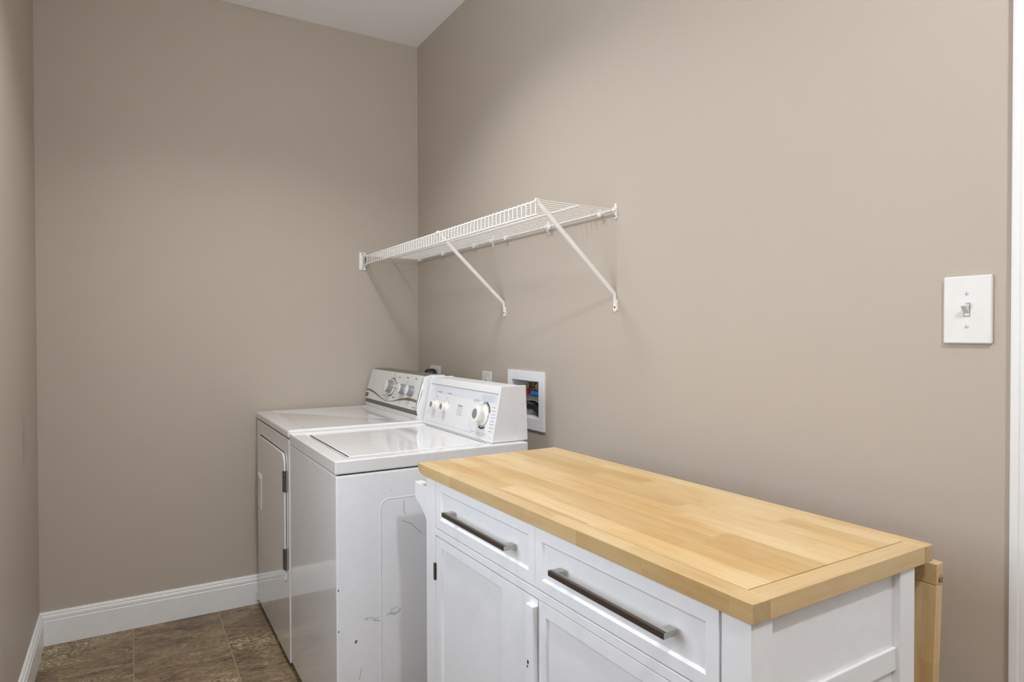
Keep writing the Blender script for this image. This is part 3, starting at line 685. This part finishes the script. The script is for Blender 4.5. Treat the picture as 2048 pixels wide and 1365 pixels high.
o1 = plate_thing('dryer_outlet', 'white outlet plate nearest the corner, with black plug, behind the dryer', 'outlet', -.284, -.166, .968, 1.0865)
m = MB(); m.lathe([(.026,0), (.026,.003), (.001,.0035)], (-.0065, -.225, 1.027), (-1,0,0), 28); m.build('receptacle', 'rubber', o1)
pc = thing('power_cord', 'black dryer power cord plugged into the outlet near the corner', 'power cord', (-.02, -.225, 1.03))
m = MB(); m.lathe([(.022,.0), (.024,.006), (.024,.020), (.021,.028), (.022,.030), (.018,.045), (.010,.050)], (-.0105, -.230, 1.047), (-1,0,.15), 20); m.build('plug', 'rubber', pc, sharp=25)
m = MB(); m.tube([(-.040, -.230, 1.052), (-.060, -.233, 1.042), (-.078, -.24, 1.00), (-.082, -.245, .94), (-.080, -.25, .80), (-.078, -.25, .50), (-.078, -.25, .30)], .008, 10); m.build('cord', 'rubber', pc)
o2 = plate_thing('wall_outlet', 'white duplex outlet plate between the valve box and the corner, behind the washer console', 'outlet', -.802, -.719, .962, 1.0855)
for z in (1.044, 1.004):
    m = MB(); m.prism(rrect(-.777, -.744, z-.014, z+.014, .009), -.0085, -.006, lambda p, q, s: (s, p, q)); f = m.build('receptacle', 'plate', o2)
    m = MB()
    for y in (-.767, -.754): m.box(-.0088, -.0084, y-.001, y+.001, z-.002, z+.006)
    m.build('slots', 'gap', f)

vb = thing('laundry_valve_box', 'white recessed laundry valve box with red and blue valves, behind the washer', 'valve box', (0, -1.068, .993))
y0, y1, z0, z1 = BOX
m = MB(); m.panel(-1.201, -.939, .8825, 1.1030, y0, y1, z0, z1, -.007, 0, .0069, lambda u, w, d: (d, u, w), slope=.0005)
bmf = m.bm
# open the recessed field so the box can be looked into
fs = [f for f in bmf.faces if all(abs(v.co.x) < .0002 for v in f.verts) or all(abs(v.co.x) < 1e-5 for v in f.verts)]
bmesh.ops.delete(bmf, geom=fs, context='FACES_ONLY')
m.build('frame', 'box', vb, bevel=.0015)
m = MB(); V = m.bm.verts.new; e = .0006
a = [V((-.002, y0+e, z0+e)), V((-.002, y1-e, z0+e)), V((-.002, y1-e, z1-e)), V((-.002, y0+e, z1-e))]; b = [V((.075, y0+e, z0+e)), V((.075, y1-e, z0+e)), V((.075, y1-e, z1-e)), V((.075, y0+e, z1-e))]
for i in range(4): m._f([a[i], a[(i+1)%4], b[(i+1)%4], b[i]])
m._f(b); m.build('recess', 'box', vb)
for y, c, zz in ((-1.035, 'red', 1.034), (-1.108, 'blue', 1.034)):
    m = MB(); m.tube([(.0745, y, zz+.004), (.052, y, zz+.004)], .010, 14); m.tube([(.056, y, zz-.030), (.056, y, zz+.022)], .0125, 14)
    m.lathe([(.0155,0), (.0155,.012), (.013,.014)], (.056, y, zz+.008), (-1,0,0), 6); m.tube([(.044, y, zz+.008), (.022, y, zz+.008)], .010, 14); m.lathe([(.0145,0), (.0145,.009), (.011,.010)], (.034, y, zz+.008), (-1,0,0), 18)
    v = m.build('valve', 'brass', vb)
    m = MB(); m.box(.012, .050, y-.030, y+.030, zz-.023, zz-.008); m.build('valve_handle', c, v, bevel=.003)
m = MB(); m.box(.045, .074, y0+.004, y1-.004, 1.001, 1.003); m.build('shelf_plate', 'brass', vb)
hz = thing('drain_hose', 'black drain hose hooked into the white recessed valve box', 'hose', (-.02, -1.04, .93))
path = [(.034, -1.066+.066*math.cos(a), .925+.036*math.sin(a)*1.0) for a in [0]]
pts = [(-.065, -.985, .60), (-.065, -.985, .80), (-.06, -.985, .89)] + [(-.02, -.992, .93), (.012, -1.004, .955)] + [(.036, -1.050+.060*math.cos(a), .918+.047*math.sin(a)) for a in [PI*.62 - PI*.62*i/12 for i in range(13)]] + [(.036, -1.050-.0, .918)][:0]
pts = [(-.065, -.985, .60), (-.065, -.985, .80), (-.06, -.985, .885), (-.045, -.988, .93), (-.02, -.995, .958), (.01, -1.008, .968)] + [(.040, -1.047-.072*math.sin(a), .9055+.062*math.cos(a)) for a in [(-.25+i*.16) for i in range(11)]]
m = MB()
# corrugated: radius ripples along the path
fine = []; 
for A, Bq in zip(pts, pts[1:]):
    for i in range(5): fine.append(Vector(A).lerp(Vector(Bq), i/5))
m.tube(fine, [.0165 + .0012*math.sin(i*2.1) for i in range(len(fine))], 16); m.build('hose_body', 'rubber', hz)

# ceiling domes: the rear lamp, and an added one over the fill light
for y, rr in ((-1.25, .20), (-3.60, .09)):
    m = MB(); m.lathe([(rr,0), (rr,.008), (rr*.9,.014), (rr*.6,.018), (.001,.019)], (-.89, y, H), (0,0,-1), 32); m.build('lamp_fill_dome', 'plate', bpy.data.objects['ceiling'])

# ------------------------------------------------------------------ light
def area(name, loc, rot, sx, sy, power, col):
    d = bpy.data.lights.new(name, 'AREA'); d.shape = 'RECTANGLE'; d.size = sx; d.size_y = sy; d.energy = power; d.color = col
    o = bpy.data.objects.new(name, d); COL.objects.link(o); o.location = loc; o.rotation_euler = rot; return o
K = dict(front=0.5, door=13.2, top_fill=10.5, hall=62.0, world=.1)
area('front_window_fill', ((WIN[0]+WIN[1])/2, -D-.02, (WIN[2]+WIN[3])/2), (PI/2, 0, 0), WIN[1]-WIN[0]-.1, WIN[3]-WIN[2]-.1, K['front'], (.89, .955, 1.05))  # added light in the unseen window opening
area('doorway_daylight', (-W-.05, (LDOOR[0]+LDOOR[1])/2, 1.50), (0, -PI/2, 0), 1.08, LDOOR[1]-LDOOR[0]-.04, K['door'], (.89, .955, 1.05))
b = bpy.data.lights.new('ceiling_fill_disc', 'AREA'); b.shape = 'DISK'; b.size = .36; b.energy = K['top_fill']; b.color = (.975, .98, .99); b.spread = math.radians(125)  # added soft fill from above, brightens lid, floor and walls
o = bpy.data.objects.new('ceiling_fill_disc', b); COL.objects.link(o); o.location = (-.89, -1.25, H-.024)
b = bpy.data.lights.new('hall_bulb', 'POINT'); b.energy = K['hall']; b.shadow_soft_size = .05; b.color = (.975, .98, 1.0)
o = bpy.data.objects.new('hall_bulb', b); COL.objects.link(o); o.location = (-.89, -3.60, H-.06)
w = bpy.data.worlds.new('sky'); S.world = w; w.use_nodes = True
bg = w.node_tree.nodes['Background']; bg.inputs['Color'].default_value = (.75, .87, 1, 1); bg.inputs['Strength'].default_value = K['world']

# ------------------------------------------------------------------ camera
cd = bpy.data.cameras.new('camera'); cam = bpy.data.objects.new('camera', cd); COL.objects.link(cam); S.camera = cam
cd.sensor_fit = 'HORIZONTAL'; cd.sensor_width = 36; cd.lens = 1297.29*36/2048; cd.clip_start = .02
yaw, pitch, roll = [math.radians(v) for v in (30.67411, -.71209, -.11804)]
fw = Vector((math.sin(yaw)*math.cos(pitch), math.cos(yaw)*math.cos(pitch), math.sin(pitch)))
r = Vector((math.cos(yaw), -math.sin(yaw), 0)); u = r.cross(fw)
r2 = r*math.cos(roll) + u*math.sin(roll); u2 = -r*math.sin(roll) + u*math.cos(roll)
mt = Matrix((r2, u2, -fw)).transposed().to_4x4(); mt.translation = (-1.31407595, -3.17847724, 1.24812101); cam.matrix_world = mt
for o in bpy.data.objects:
    if 'base' in o: del o['base']
S.view_settings.view_transform = 'Standard'; S.view_settings.look = 'None'; S.view_settings.gamma = 1; S.view_settings.exposure = .06
S.cycles.max_bounces = 10; S.cycles.diffuse_bounces = 6
